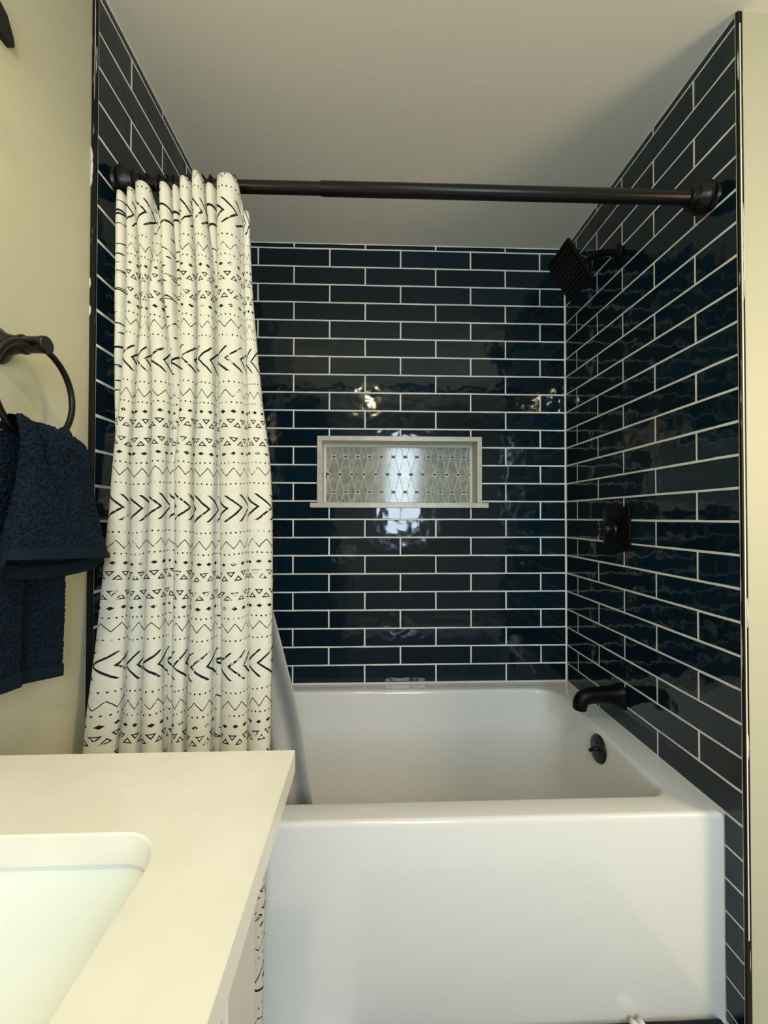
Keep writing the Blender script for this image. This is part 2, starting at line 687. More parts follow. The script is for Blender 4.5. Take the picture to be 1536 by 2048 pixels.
# black edge trims and a light caulk line beside them
def trim(name, x0, x1, n):
    o = box_obj(name, (x0, -YE - 0.0025, 0.0), (x1, -YE + 0.004, CEIL), M_trim, structure=True, bevel=0.001, seg=1)
    return o


trim_l = trim('trim_1', XLW - 0.002, XL + 0.0005, 1)
trim_r = trim('trim_2', -0.0005, XRW + 0.002, 2)


def smear(parent, x0, x1, z0, z1, n=9):
    """dried wall paint dragged over the trim"""
    bm = bmesh.new()
    L_, R2 = [], []
    for k in range(n + 1):
        z = z0 + (z1 - z0) * k / n
        e_ = math.sin(pi * k / n) ** 0.5
        a = x0 + random.uniform(0, 0.25) * (x1 - x0)
        b_ = a + (x1 - a) * e_ * random.uniform(0.55, 1.0) + 0.0003
        L_.append(bm.verts.new((a, -YE - 0.0031, z)))
        R2.append(bm.verts.new((b_, -YE - 0.0031, z)))
    for k in range(n):
        bm.faces.new((L_[k], R2[k], R2[k + 1], L_[k + 1]))
    r = bmesh.ops.extrude_face_region(bm, geom=list(bm.faces))
    for g in r['geom']:
        if isinstance(g, bmesh.types.BMVert):
            g.co.y = -YE - 0.0022
    bm_obj('paint_smear', bm, M_paint, parent)


smear(trim_l, XLW - 0.001, XLW + 0.0055, 1.945, 2.035, 14)
smear(trim_l, XLW - 0.0025, XLW + 0.0035, 1.715, 1.745, 7)
smear(trim_l, XLW - 0.0025, XLW + 0.0040, 1.655, 1.685, 7)
smear(trim_l, XLW + 0.006, XLW + 0.0078, 2.14, 2.40, 12)
smear(trim_r, XRW - 0.003, XRW + 0.001, 0.96, 1.03, 9)
smear(trim_r, XRW - 0.004, XRW - 0.0005, 0.66, 0.72, 9)
smear(trim_r, XRW - 0.003, XRW + 0.0015, 1.72, 1.95, 16)
box_obj('trim_3', (0.0035, -YE - 0.0036, 0.25), (0.0062, -YE - 0.0022, CEIL - 0.03), M_grout, structure=True)

# painted room walls
box_obj('wall_left_front', (XLW - 0.12, YREAR, 0), (XLW, -YE + 0.001, CEIL), M_wall, structure=True)
box_obj('wall_right_return', (XRW, -YE - 0.001, 0), (XRR + 0.1, -YE + 0.12, CEIL), M_wall, structure=True)
box_obj('wall_right_front', (XRR, YREAR, 0), (XRR + 0.12, -YE, CEIL), M_wall, structure=True)
slab = slab_with_hole('wall_rear', XLW - 0.12, XRR + 0.12, 0, CEIL, -0.68, -0.28, 0.95, 2.15, YREAR - 0.12, YREAR, M_rear)
bm = bmesh.new()
for (a, b_, c, d_) in ((-0.72, -0.68, 0.91, 2.19), (-0.28, -0.24, 0.91, 2.19), (-0.72, -0.24, 0.91, 0.95), (-0.72, -0.24, 2.15, 2.19), (-0.68, -0.28, 1.54, 1.57)):
    box_bm(bm, (a, YREAR - 0.02, c), (b_, YREAR + 0.02, d_))
bm_obj('window_1', bm, M_glass, None, (-0.48, YREAR, 1.47), structure=True)

# ------------------------------------------------------------------ bathtub
TX0, TX1 = XL + 0.001, -0.001
TYF, TYB = -0.789, -0.001
tub = thing('bathtub', 'white acrylic alcove bathtub with a plain flat apron', 'bathtub', ((TX0 + TX1) / 2, (TYF + TYB) / 2, 0))
bm = bmesh.new()
cx, cy = (TX0 + TX1) / 2, (TYF + TYB) / 2
hx, hy = (TX1 - TX0) / 2, (TYB - TYF) / 2
ix0, ix1, iy0, iy1 = TX0 + 0.10, -0.088, -0.717, -0.072     # basin opening
icx, icy, ihx, ihy = (ix0 + ix1) / 2, (iy0 + iy1) / 2, (ix1 - ix0) / 2, (iy1 - iy0) / 2
NQ = 10
R_ = [rrect(cx, cy, hx, hy, 0.002, 0.0, NQ),
      rrect(cx, cy, hx, hy, 0.002, T0 - 0.016, NQ)]
for k in range(1, 6):
    a = k / 5 * pi / 2
    R_.append(rrect(cx, cy, hx - 0.012 * (1 - math.cos(a)), hy - 0.012 * (1 - math.cos(a)), 0.004, T0 - 0.014 + 0.012 * math.sin(a), NQ))
# deck: rises a hair to the walls
R_.append(rrect(icx, icy, ihx + 0.012, ihy + 0.012, 0.105, T0 - 0.003, NQ, 0.05))
for k in range(1, 6):
    a = k / 5 * pi / 2
    R_.append(rrect(icx, icy, ihx + 0.012 - 0.014 * math.sin(a), ihy + 0.012 - 0.014 * math.sin(a), 0.10, T0 - 0.003 - 0.014 * (1 - math.cos(a)), NQ, 0.05))
for k in range(1, 9):
    t = k / 8
    dz = 0.415 * t
    ins = 0.045 * t + 0.05 * max(0, t - 0.75) ** 2 * 16
    R_.append(rrect(icx - 0.0, icy, ihx - 0.002 - ins * 0.75, ihy - 0.002 - ins * 0.45, 0.10 + 0.02 * t, T0 - 0.017 - dz, NQ, 0.05 + 0.07 * t))
R_.append(rrect(icx, icy, ihx - 0.18, ihy - 0.16, 0.08, T0 - 0.437, NQ))
loft_bm(bm, R_)
bm_obj('shell', bm, M_acryl, tub, None, True)
# overflow plate with trip lever
def basin_x(z):
    t = (T0 - 0.017 - z) / 0.415
    return ix1 - 0.002 - 0.045 * t * 0.75
oz = T0 - 0.060
ox = basin_x(oz)
plate = lathe('overflow_plate', [(-0.004, 0.0), (-0.004, 0.0430), (0.003, 0.0445), (0.006, 0.043), (0.009, 0.034), (0.0105, 0.0)], (ox, -0.411, oz), (-1, 0, 0.1), M_bronze, tub, 40)
plate['label'] = 'dark bronze overflow plate with a trip lever'
bm = bmesh.new()
tube_bm(bm, [(ox - 0.008, -0.411, oz + 0.001), (ox - 0.018, -0.411, oz + 0.0005), (ox - 0.030, -0.413, oz - 0.002), (ox - 0.034, -0.4135, oz - 0.003)], [0.0085, 0.0055, 0.0052, 0.0066], 14)
bm_obj('trip_lever', bm, M_bronze, plate, None, True)
for sz in (0.022, -0.022):
    lathe('screw', [(0, 0.0035), (0.0016, 0.003), (0.002, 0)], (ox - 0.0093, -0.411, oz + sz), (-1, 0, 0.1), M_bronze, plate, 12)
# caulk bead on the deck against the tile
bm = bmesh.new()
box_bm(bm, (TX0, -0.0075, T0 - 0.003), (TX1, -0.0002, T0 + 0.003), 0.002, 1)
cb_o = bm_obj('caulk_bead', bm, M_grout, tub, None, False)

# ------------------------------------------------------------------ niche
niche = thing('shower_niche', 'recessed shower niche lined with grey marble diamond mosaic', 'niche', ((NX0 + NX1) / 2, 0.0, NZ0))
FO = 0.0205           # width of the face trim
PR = 0.006            # stands proud of the tile


def jamb(name, lo, hi):
    return box_obj(name, lo, hi, M_marb_w, niche, 0.0012, 1)


jamb('frame_top', (NX0 - FO, -PR, NZ1), (NX1 + FO, ND, NZ1 + FO))
jamb('frame_side', (NX0 - FO, -PR, NZ0), (NX0, ND, NZ1))
jamb('frame_side', (NX1, -PR, NZ0), (NX1 + FO, ND, NZ1))
jamb('sill', (-1.1171, -0.020, T0 + 0.7545), (-0.3484, ND, NZ0))
backp = box_obj('back_panel', (NX0, ND, NZ0), (NX1, ND + 0.008, NZ1), M_joint, niche)
YB = ND - 0.001
# inner tile strip round the mosaic stays grout coloured; lattice of nodes
nx_first = -1.0252     # first node of the upper and lower dot rows
PX = 0.0540
zr = [T0 + 0.9890, T0 + 0.9090, T0 + 0.8285]
PZ = (zr[0] - zr[2]) / 2
ax0, ax1, az0, az1 = NX0 + 0.0085, NX1 - 0.0085, NZ0 + 0.004, NZ1 - 0.010


def clip_poly(poly, ax, val, keep_less):
    out = []
    for i in range(len(poly)):
        p, q = poly[i], poly[(i + 1) % len(poly)]
        ip = (p[ax] <= val) if keep_less else (p[ax] >= val)
        iq = (q[ax] <= val) if keep_less else (q[ax] >= val)
        if ip:
            out.append(p)
        if ip != iq:
            t = (val - p[ax]) / (q[ax] - p[ax])
            out.append((p[0] + (q[0] - p[0]) * t, p[1] + (q[1] - p[1]) * t))
    return out


def prism(name, poly, y0, y1, mat, parent):
    bm = bmesh.new()
    f = bm.faces.new([bm.verts.new((p[0], y0, p[1])) for p in poly])
    bmesh.ops.remove_doubles(bm, verts=bm.verts, dist=1e-5)
    f = bm.faces[:][0]
    ins = bmesh.ops.inset_region(bm, faces=[f], thickness=0.0012, use_even_offset=True, use_boundary=True)
    bmesh.ops.delete(bm, geom=ins['faces'], context='FACES')
    f = max(bm.faces, key=lambda q: q.calc_area())
    r = bmesh.ops.extrude_face_region(bm, geom=[f])
    for g in r['geom']:
        if isinstance(g, bmesh.types.BMVert):
            g.co.y = y1
    c = Vector((sum(p[0] for p in poly) / len(poly), y1, sum(p[1] for p in poly) / len(poly)))
    return bm_obj(name, bm, mat, parent, c)


JW = 0.0022
for r in range(-1, 4 + 0):
    # diamonds whose left and right corners are nodes of row r (row index in half steps)
    zc = zr[0] - PZ * r
    shift = 0.5 if r % 2 else 0.0     # corners at nodes of this row
    for i in range(-2, 15):
        # node x of this row: nx_first + (k + (0.5 if odd)) * PX ; the diamond is centred between two nodes
        xc = nx_first + (i + (0.0 if r % 2 else 0.5)) * PX
        P2, bw_, bh_ = PX / 2, 0.0094, 0.0060
        if r % 2 == 0:      # between two wide nodes: points at top and bottom
            q_ = [(0, PZ - bh_), (P2 - bw_, bh_), (P2 - bw_, -bh_), (0, -PZ + bh_), (-P2 + bw_, -bh_), (-P2 + bw_, bh_)]
        else:               # below a wide node: blunt top and bottom, notched round the side nodes
            q_ = [(-bw_, PZ - bh_), (bw_, PZ - bh_), (P2 - 0.0004, bh_), (P2 - bw_, bh_), (P2 - bw_, -bh_), (P2 - 0.0004, -bh_),
                  (bw_, -PZ + bh_), (-bw_, -PZ + bh_), (-P2 + 0.0004, -bh_), (-P2 + bw_, -bh_), (-P2 + bw_, bh_), (-P2 + 0.0004, bh_)]
        poly = [(xc + p[0], zc + p[1]) for p in q_]
        poly = clip_poly(poly, 0, ax0, False)
        if len(poly) >= 3: poly = clip_poly(poly, 0, ax1, True)
        if len(poly) >= 3: poly = clip_poly(poly, 1, az1, True)
        if len(poly) >= 3: poly = clip_poly(poly, 1, az0, False)
        if len(poly) < 3:
            continue
        w_ = max(p[0] for p in poly) - min(p[0] for p in poly)
        h_ = max(p[1] for p in poly) - min(p[1] for p in poly)
        if w_ < 0.004 or h_ < 0.004:
            continue
        prism('mosaic_piece', poly, ND + 0.002, ND - 0.0014 - random.uniform(0, 0.0003), M_marble, backp)
bm = bmesh.new()
for r in range(3):
    for i in range(-1, 14):
        xd = nx_first + (i + (0.5 if r == 1 else 0.0)) * PX
        lo, hi = max(xd - 0.0072, ax0), min(xd + 0.0072, ax1)
        if hi - lo > 0.003:
            box_bm(bm, (lo, ND - 0.0014, zr[r] - 0.0036), (hi, ND + 0.002, zr[r] + 0.0036))
dots = bm_obj('mosaic_dots', bm, M_rub, backp, None)
dots['kind'] = 'stuff'
dots['label'] = 'small black stone dots between the marble diamonds'

# ------------------------------------------------------------------ shower rod
RY, RZ = -0.770, 1.5170 + T0
rod = thing('shower_rod', 'dark bronze tension rod spanning the alcove with bell shaped ends', 'rod', ((XL) / 2, RY, RZ))
ROD_L, ROD_R = RZ - 0.0035, RZ + 0.0015
zl = lambda X: ROD_L + (ROD_R - ROD_L) * (X - XL) / (-XL)
bm = bmesh.new()
lathe_bm(bm, [(0, 0.0150), (0.004, 0.0162), (0.93, 0.0162)], (-0.982, RY, zl(-0.982)), (0.93, 0, zl(-0.05) - zl(-0.982)), 28)
bm_obj('outer_tube', bm, M_bronze, rod, None, True)
bm = bmesh.new()
lathe_bm(bm, [(0, 0.0142), (0.46, 0.0142)], (XL + 0.03, RY, zl(XL + 0.03)), (0.46, 0, zl(-0.98) - zl(XL + 0.03)), 28)
bm_obj('inner_tube', bm, M_bronze, rod, None, True)
bell = [(0.0, 0.030), (0.003, 0.0315), (0.006, 0.030), (0.009, 0.0285), (0.012, 0.031), (0.015, 0.0355), (0.020, 0.0375), (0.026, 0.0372), (0.034, 0.0345),
        (0.042, 0.0300), (0.047, 0.0275), (0.049, 0.0285), (0.052, 0.0285), (0.054, 0.0240), (0.058, 0.0215), (0.060, 0.0225), (0.063, 0.0215), (0.064, 0.0150), (0.064, 0.0)]
lathe('end_cap', bell, (0.0, RY, ROD_R), (-1, 0, 0), M_bronze, rod, 40)
lathe('end_cap', bell, (XL, RY, ROD_L), (1, 0, 0), M_bronze, rod, 40)

# ------------------------------------------------------------------ curtain
ROWS = [
    (1.954, -0.812, [-1.4441, -1.4214, -1.3986, -1.3609, -1.3438, -1.3174, -1.2967, -1.2680, -1.2415, -1.2161, -1.1617, -1.1454]),
    (1.714, -0.815, [-1.4415, -1.4146, -1.3854, -1.3651, -1.3335, -1.3075, -1.2962, -1.2576, -1.2189, -1.2121, -1.1561, -1.1343]),
    (1.479, -0.825, [-1.4390, -1.4214, -1.3872, -1.3508, -1.3131, -1.2953, -1.2909, -1.2531, -1.2118, -1.2051, -1.1445, -1.1097]),
    (1.329, -0.835, [-1.4336, -1.4303, -1.3912, -1.3465, -1.3137, -1.2994, -1.2951, -1.2555, -1.2038, -1.1971, -1.1407, -1.0885]),
    (1.197, -0.845, [-1.4357, -1.4336, -1.3875, -1.3477, -1.3110, -1.2948, -1.2893, -1.2503, -1.2025, -1.1927, -1.1369, -1.0810]),
    (0.982, -0.860, [-1.4473, -1.4441, -1.3842, -1.3442, -1.3040, -1.2891, -1.2849, -1.2498, -1.1976, -1.1837, -1.1280, -1.0763]),
    (0.825, -0.870, [-1.4598, -1.4567, -1.3832, -1.3437, -1.3009, -1.2863, -1.2821, -1.2506, -1.1970, -1.1791, -1.1231, -1.0753]),
    (0.725, -0.880, [-1.4621, -1.4591, -1.3886, -1.3383, -1.2951, -1.2837, -1.2786, -1.2465, -1.1946, -1.1749, -1.1195, -1.0745]),
    (0.455, -0.880, [-1.4665, -1.4635, -1.3903, -1.3392, -1.2981, -1.2879, -1.2817, -1.2508, -1.1991, -1.1784, -1.1265, -1.0827]),
    (0.130, -0.880, [-1.4691, -1.4660, -1.3921, -1.3412, -1.3003, -1.2901, -1.2839, -1.2531, -1.2017, -1.1831, -1.1314, -1.0888])]
AMP = [
    [.8, .8, 1, .1, 1, .9, 1.1, 1.2, .9, 1.2, .25],
    [.9, 1, .8, 1, .8, .4, 1, 1, .2, 1.1, .35],
    [.7, 1, 1, 1, .15, .2, 1, 1, .1, 1.1, .45],
    [.4, 1, 1, 1, .15, .2, 1, 1, .1, 1.1, .5],
    [.3, 1, .85, 1, .25, .2, 1, 1, .25, 1.1, .55],
    [.3, 1, .7, 1, .2, .2, 1, 1, .3, 1.1, .6],
    [.3, 1, .8, 1, .2, .2, .9, 1, .3, 1.1, .65],
    [.3, 1, .8, 1, .2, .2, .9, 1, .35, 1.1, .7],
    [.3, 1, .8, 1, .2, .2, .9, 1, .35, 1.1, .7],
    [.3, 1, .8, 1, .2, .2, .9, 1, .35, 1.1, .7]]
TOPS = [1.9585, 1.9672, 1.9726, 1.9331, 1.9729, 1.9724, 1.9835, 1.9935, 1.9769, 1.9897, 1.9338]
ZT = 1.972
ZB = 0.105


def row_at(z):
    zs = [r[0] for r in ROWS]
    if z >= zs[0]:
        return ROWS[0][1], ROWS[0][2], AMP[0]
    for i in range(len(zs) - 1):
        if zs[i] >= z >= zs[i + 1]:
            t = (zs[i] - z) / (zs[i] - zs[i + 1])

            def cr(f):
                p0, p1, p2, p3 = f(max(i - 1, 0)), f(i), f(i + 1), f(min(i + 2, len(zs) - 1))
                return p1 + (p2 - p1) * t * 1.0 if abs(p2 - p1) < 1e-5 else 0.5 * ((2 * p1) + (p2 - p0) * t + (2 * p0 - 5 * p1 + 4 * p2 - p3) * t * t + (-p0 + 3 * p1 - 3 * p2 + p3) * t ** 3)
            return cr(lambda k: ROWS[k][1]), [cr(lambda k: ROWS[k][2][j]) for j in range(12)], [cr(lambda k: AMP[k][j]) for j in range(11)]
    return ROWS[-1][1], ROWS[-1][2], AMP[-1]


SEG = 18


def curtain_row(z):
    yb, xs, am = row_at(z)
    pts = []
    near = 0.024
    for s in range(11):
        x0, x1 = xs[s], xs[s + 1]
        wd = x1 - x0
        dep = 0.040 * min(1.0, 0.45 + wd / 0.05) * am[s]
        for k in range(SEG):
            t = k / SEG
            # rounded fold: broad front, steep flanks that lean under the neighbours
            sh = max(0.0, math.sin(pi * t)) ** 0.62
            lean = 0.11 * math.sin(2 * pi * t) * wd * min(am[s], 1.0)
            pts.append(Vector((x0 + wd * t - lean, yb + near - 0.004 - dep * sh, 0)))
    pts.append(Vector((xs[11], yb + near - 0.004, 0)))
    return pts


curt = thing('shower_curtain', 'cream shower curtain with a black hand-drawn tribal print, gathered at the left', 'curtain', (-1.28, -0.83, ZB))
NZR = 130
zlist = [ZT - (ZT - ZB) * i / NZR for i in range(NZR + 1)]
ref = curtain_row(1.30)
arc = [0.0]
for p, q in zip(ref, ref[1:]):
    arc.append(arc[-1] + (q - p).length)
# smooth height of the top edge over the columns
NC = len(ref)
topz = []
for c in range(NC):
    s = min(c / SEG, 10.999)
    i = int(s)
    t = s - i
    zt = TOPS[i] - 0.008 * (1 - math.sin(pi * t)) * (1 if TOPS[i] > 1.95 else 0.3)
    topz.append(zt)
for _ in range(3):
    topz = [(topz[max(i - 1, 0)] + topz[i] * 2 + topz[min(i + 1, NC - 1)]) / 4 for i in range(NC)]
bm = bmesh.new()
uvl = bm.loops.layers.uv.new('cloth')
grid = []
info = {}
for i, z in enumerate(zlist):
    row = curtain_row(z)
    gr = []
    for c, p in enumerate(row):
        f = max(0.0, (z - 1.70) / (ZT - 1.70))
        zz_ = z + (topz[c] - ZT) * f
        wav = 0.0025 * noise.noise(Vector((arc[c] * 14, z * 5, 3.0))) + 0.0012 * noise.noise(Vector((arc[c] * 40, z * 16, 9.0)))
        # gathers just below the top hem
        g = math.exp(-((z - 1.90) / 0.035) ** 2) * 0.0035 * noise.noise(Vector((arc[c] * 60, 1.0, 2.0)))
        vv = bm.verts.new((p.x, p.y + wav + g, zz_))
        sag = 0.010 * noise.noise(Vector((arc[c] * 7, 0.3, z * 1.2))) + 0.012 * max(0.0, 1.1 - z) * math.sin(arc[c] * 40)
        info[vv] = (arc[c] / PRINT, (zz_ - 1.2395 + sag * 0.8) / PRINT)
        gr.append(vv)
    grid.append(gr)
for a, c in zip(grid, grid[1:]):
    for k in range(NC - 1):
        f = bm.faces.new((a[k], c[k], c[k + 1], a[k + 1]))
        for l in f.loops:
            l[uvl].uv = info[l.vert]
o = bm_obj('panel', bm, M_curt, curt, None, False)
for p in o.data.polygons:
    p.use_smooth = True
so = o.modifiers.new('thickness', 'SOLIDIFY')
so.thickness = 0.0008

# rings on the rod
ORDN = ['twelfth', 'eleventh', 'tenth', 'ninth', 'eighth', 'seventh', 'sixth', 'fifth', 'fourth', 'third', 'second', 'first']
ring_x = [-1.396, -1.366, -1.347, -1.332, -1.300, -1.285, -1.262, -1.243, -1.225, -1.214, -1.196, -1.184]
for i, X in enumerate(ring_x):
    t = thing('curtain_ring', ORDN[i] + ' dark roller ring on the rod, counted from the right end of the curtain', 'ring', (X, RY, zl(X)), 'curtain rings on the shower rod')
    bm = bmesh.new()
    N = 28
    tilt = random.uniform(-0.18, 0.18)
    pts = []
    for k in range(N):
        a = 2 * pi * k / N
        y_, z_ = 0.0205 * math.cos(a), 0.0240 * math.sin(a) - 0.0055
        pts.append((X + z_ * tilt, RY + y_, zl(X) + z_))
    tube_bm(bm, pts, 0.0017, 8, True)
    bm_obj('hoop', bm, M_bronze, t, None, True)
    for k, a in enumerate((60, 90, 120)):
        a = math.radians(a)
        lathe('bead', [(-0.003, 0.0), (-0.0026, 0.0022), (0, 0.0036), (0.0026, 0.0022), (0.003, 0.0)], (X + tilt * 0.0185 * math.sin(a), RY + 0.0205 * math.cos(a), zl(X) + 0.0240 * math.sin(a) - 0.0052), (0, -math.sin(a), math.cos(a)), M_bronze, t, 10)

# liner hanging inside the tub
liner = thing('shower_liner', 'plain grey-white liner hanging inside the tub behind the printed curtain', 'liner', (-1.2, -0.68, 0.2))
bm = bmesh.new()
uvd = []
LR = [(1.955, -0.755, -1.165, -1.43), (1.45, -0.752, -1.140, -1.435), (0.99, -0.740, -1.101, -1.40), (0.78, -0.700, -1.059, -1.38), (0.635, -0.660, -1.039, -1.36), (0.44, -0.628, -1.018, -1.335), (0.26, -0.590, -1.000, -1.31)]
rows_ = []
for i in range(91):
    z = 1.955 - (1.955 - 0.26) * i / 90
    for k in range(len(LR) - 1):
        if LR[k][0] >= z >= LR[k + 1][0] - 1e-6:
            t = (LR[k][0] - z) / (LR[k][0] - LR[k + 1][0])
            y_, xr, xl_ = [LR[k][j] + (LR[k + 1][j] - LR[k][j]) * t for j in (1, 2, 3)]
            break
    vs = []
    for c in range(81):
        s = c / 80
        X = xr + (xl_ - xr) * s
        am_ = 0.010 if z > 1.1 else 0.014
        ph = s * 2 * pi * 4.0
        Y = y_ + am_ * (1 - math.cos(ph)) * min(1, s * 6) + 0.002 * noise.noise(Vector((s * 9, z * 4, 5)))
        vs.append(bm.verts.new((X, Y, z)))
    rows_.append(vs)
for a, c in zip(rows_, rows_[1:]):
    for k in range(80):
        bm.faces.new((a[k], c[k], c[k + 1], a[k + 1]))
o = bm_obj('liner_panel', bm, M_liner, liner, None, True)
so = o.modifiers.new('thickness', 'SOLIDIFY'); so.thickness = 0.0006

# ------------------------------------------------------------------ shower head, valve, spout
AY = -0.383
sh = thing('showerhead', 'square black shower head on a short bent arm, right tiled wall', 'shower head', (0, AY, 1.635 + T0))
lathe('flange', [(0.0, 0.0), (0.0005, 0.026), (0.004, 0.029), (0.008, 0.027), (0.012, 0.016), (0.016, 0.0125), (0.018, 0)], (0, AY, 1.6325 + T0), (-1, 0, 0), M_black, sh, 32)
hc = Vector((-0.177, AY, 1.5625 + T0))          # centre of the spray face
tz = Vector((-0.54, 0, 0.842)).normalized()      # up along the face
nrm = Vector((-tz.z, 0, tz.x))                   # spray direction, left and down
nrm = Vector((-0.842, 0, -0.54)).normalized()
bmx = [(-0.004, 0, 1.6325 + T0), (-0.035, 0, 1.635 + T0), (-0.068, 0, 1.632 + T0), (-0.095, 0, 1.617 + T0), (-0.116, 0, 1.601 + T0), tuple(hc - nrm * 0.030)]
pts = catmull([(p[0], AY if i < 5 else AY, p[2]) for i, p in enumerate(bmx)], 8)
bm = bmesh.new()
tube_bm(bm, pts, 0.0105, 18)
bm_obj('arm', bm, M_black, sh, None, True)
# swivel ball and collar
bm = bmesh.new()
lathe_bm(bm, [(-0.048, 0.0), (-0.048, 0.0125), (-0.038, 0.0155), (-0.032, 0.0165), (-0.026, 0.0165), (-0.022, 0.020), (-0.014, 0.030), (-0.012, 0.030), (-0.012, 0.0)], hc, nrm, 28)
bm_obj('swivel', bm, M_black, sh, None, True)
bm = bmesh.new()
S2 = 0.077
yv = Vector((0, 1, 0))


def sq(h, t, r, n=5):
    pts_ = []
    for (a_, b_, a0) in ((1, 1, 0), (-1, 1, pi / 2), (-1, -1, pi), (1, -1, 1.5 * pi)):
        for k in range(n + 1):
            a = a0 + pi / 2 * k / n
            pts_.append(hc + yv * (a_ * (h - r) + r * math.cos(a)) + tz * (b_ * (h - r) + r * math.sin(a)) + nrm * t)
    return pts_


loft_bm(bm, [sq(0.034, -0.0165, 0.012), sq(S2 - 0.010, -0.0125, 0.006), sq(S2 - 0.002, -0.0105, 0.005), sq(S2, -0.0085, 0.005), sq(S2, -0.002, 0.005), sq(S2 - 0.002, 0.0, 0.005), sq(S2 - 0.006, 0.0, 0.004), sq(S2 - 0.007, -0.0012, 0.004)])
bm_obj('head', bm, M_black, sh, None, True)
bm = bmesh.new()
for i in range(9):
    for j in range(9):
        p = hc + yv * (-0.056 + 0.014 * i) + tz * (-0.056 + 0.014 * j) + nrm * (-0.0012)
        lathe_bm(bm, [(0, 0.0030), (0.0022, 0.0022), (0.0026, 0.0)], p, nrm, 7)
nz_o = bm_obj('nozzles', bm, M_rub, sh, None, False)
nz_o['kind'] = 'stuff'
nz_o['label'] = 'rows of small rubber spray nozzles on the shower head face'

# valve
VY, VZ = -0.3690, 0.676 + T0
val = thing('shower_valve', 'square black shower valve plate with a round knob on the right tiled wall', 'valve', (0, VY, VZ))


def concave(h, x_, bow, n=8):
    """square with slightly bowed-out sides"""
    pts_ = []
    cs = [(-1, -1), (1, -1), (1, 1), (-1, 1)]
    for i in range(4):
        p, q = cs[i], cs[(i + 1) % 4]
        for k in range(n):
            t = k / n
            a = p[0] + (q[0] - p[0]) * t
            b_ = p[1] + (q[1] - p[1]) * t
            bw = bow * math.sin(pi * t)
            nx, ny = (p[0] + q[0]) / 2, (p[1] + q[1]) / 2
            pts_.append(Vector((x_, VY + a * h + nx * bw, VZ + b_ * h + ny * bw)))
    return pts_


bm = bmesh.new()
loft_bm(bm, [concave(0.0735, 0.0, 0.003), concave(0.0745, -0.004, 0.003), concave(0.0725, -0.007, 0.003), concave(0.064, -0.0085, 0.003), concave(0.061, -0.0115, 0.003), concave(0.045, -0.0165, 0.003), concave(0.030, -0.019, 0.003)])
bm_obj('plate', bm, M_black, val, None, True)
bm = bmesh.new()
lathe_bm(bm, [(0.012, 0.0), (0.012, 0.031), (0.020, 0.029), (0.026, 0.027), (0.028, 0.0225), (0.040, 0.0225), (0.046, 0.0215), (0.052, 0.018), (0.056, 0.012), (0.058, 0.010), (0.060, 0.010), (0.062, 0.0)], (0, VY, VZ - 0.003), (-1, 0, 0), 36)
bm_obj('knob', bm, M_bronze, val, None, True)
bm = bmesh.new()
tube_bm(bm, [(-0.062, VY, VZ - 0.030), (-0.063, VY, VZ - 0.022), (-0.063, VY, VZ - 0.003), (-0.063, VY, VZ + 0.016), (-0.062, VY, VZ + 0.024)], [0.0045, 0.0036, 0.0055, 0.0036, 0.0045], 14)
tube_bm(bm, [(-0.056, VY, VZ - 0.003), (-0.070, VY, VZ - 0.003), (-0.073, VY, VZ - 0.003)], [0.008, 0.0065, 0.004], 14)
bm_obj('lever', bm, M_bronze, val, None, True)

# spout
SY = -0.388
sp = thing('tub_spout', 'black flared tub spout above the drain end of the white tub', 'spout', (0, SY, 0.105 + T0))


def ell(c, tx, hw, hh, n=28, pw=2.6):
    t = Vector((tx[0], 0, tx[1])).normalized()
    n2 = Vector((-t.z, 0, t.x))
    if n2.z < 0:
        n2 = -n2
    out = []
    for k in range(n):
        a = 2 * pi * k / n
        ca, sa = math.cos(a), math.sin(a)
        q = (abs(ca) ** pw + abs(sa) ** pw) ** (-1 / pw)
        out.append(Vector((c[0], SY, c[1] + T0)) + yv * (hw * ca * q) + n2 * (hh * sa * q))
    return out


secs = [((0.000, 0.1035), (-1, 0), 0.031, 0.0400, 3.6), ((-0.006, 0.1035), (-1, 0), 0.0315, 0.0405, 3.6), ((-0.010, 0.104), (-1, 0), 0.0300, 0.0390, 3.2), ((-0.022, 0.1060), (-1, 0.06), 0.0275, 0.0330, 2.8),
        ((-0.042, 0.1085), (-1, 0.06), 0.0255, 0.0300, 2.4), ((-0.068, 0.1090), (-1, 0.03), 0.0240, 0.0275, 2.3), ((-0.095, 0.1085), (-1, -0.02), 0.0235, 0.0265, 2.2), ((-0.118, 0.1055), (-1, -0.25), 0.0230, 0.0260, 2.2),
        ((-0.134, 0.0990), (-1, -0.8), 0.0225, 0.0250, 2.2), ((-0.1420, 0.0880), (-0.6, -1), 0.0225, 0.0240, 2.2), ((-0.1455, 0.0760), (-0.25, -1), 0.0220, 0.0230, 2.2), ((-0.1470, 0.0640), (-0.1, -1), 0.0215, 0.0225, 2.2), ((-0.1472, 0.0610), (-0.1, -1), 0.0195, 0.0205, 2.2), ((-0.1468, 0.0665), (-0.1, -1), 0.0180, 0.0190, 2.2)]
rings = []
for (c, tx, hw, hh, pw) in secs:
    t = Vector((tx[0], 0, tx[1])).normalized()
    n2 = Vector((t.z, 0, -t.x))          # rotates continuously from up to outward
    out = []
    for k in range(28):
        a = 2 * pi * k / 28
        ca, sa = math.cos(a), math.sin(a)
        q = (abs(ca) ** pw + abs(sa) ** pw) ** (-1 / pw)
        out.append(Vector((c[0], SY, c[1] + T0)) + yv * (hw * ca * q) + n2 * (hh * sa * q))
    rings.append(out)
bm = bmesh.new()
loft_bm(bm, rings)
bm_obj('spout_body', bm, M_black, sp, None, True)

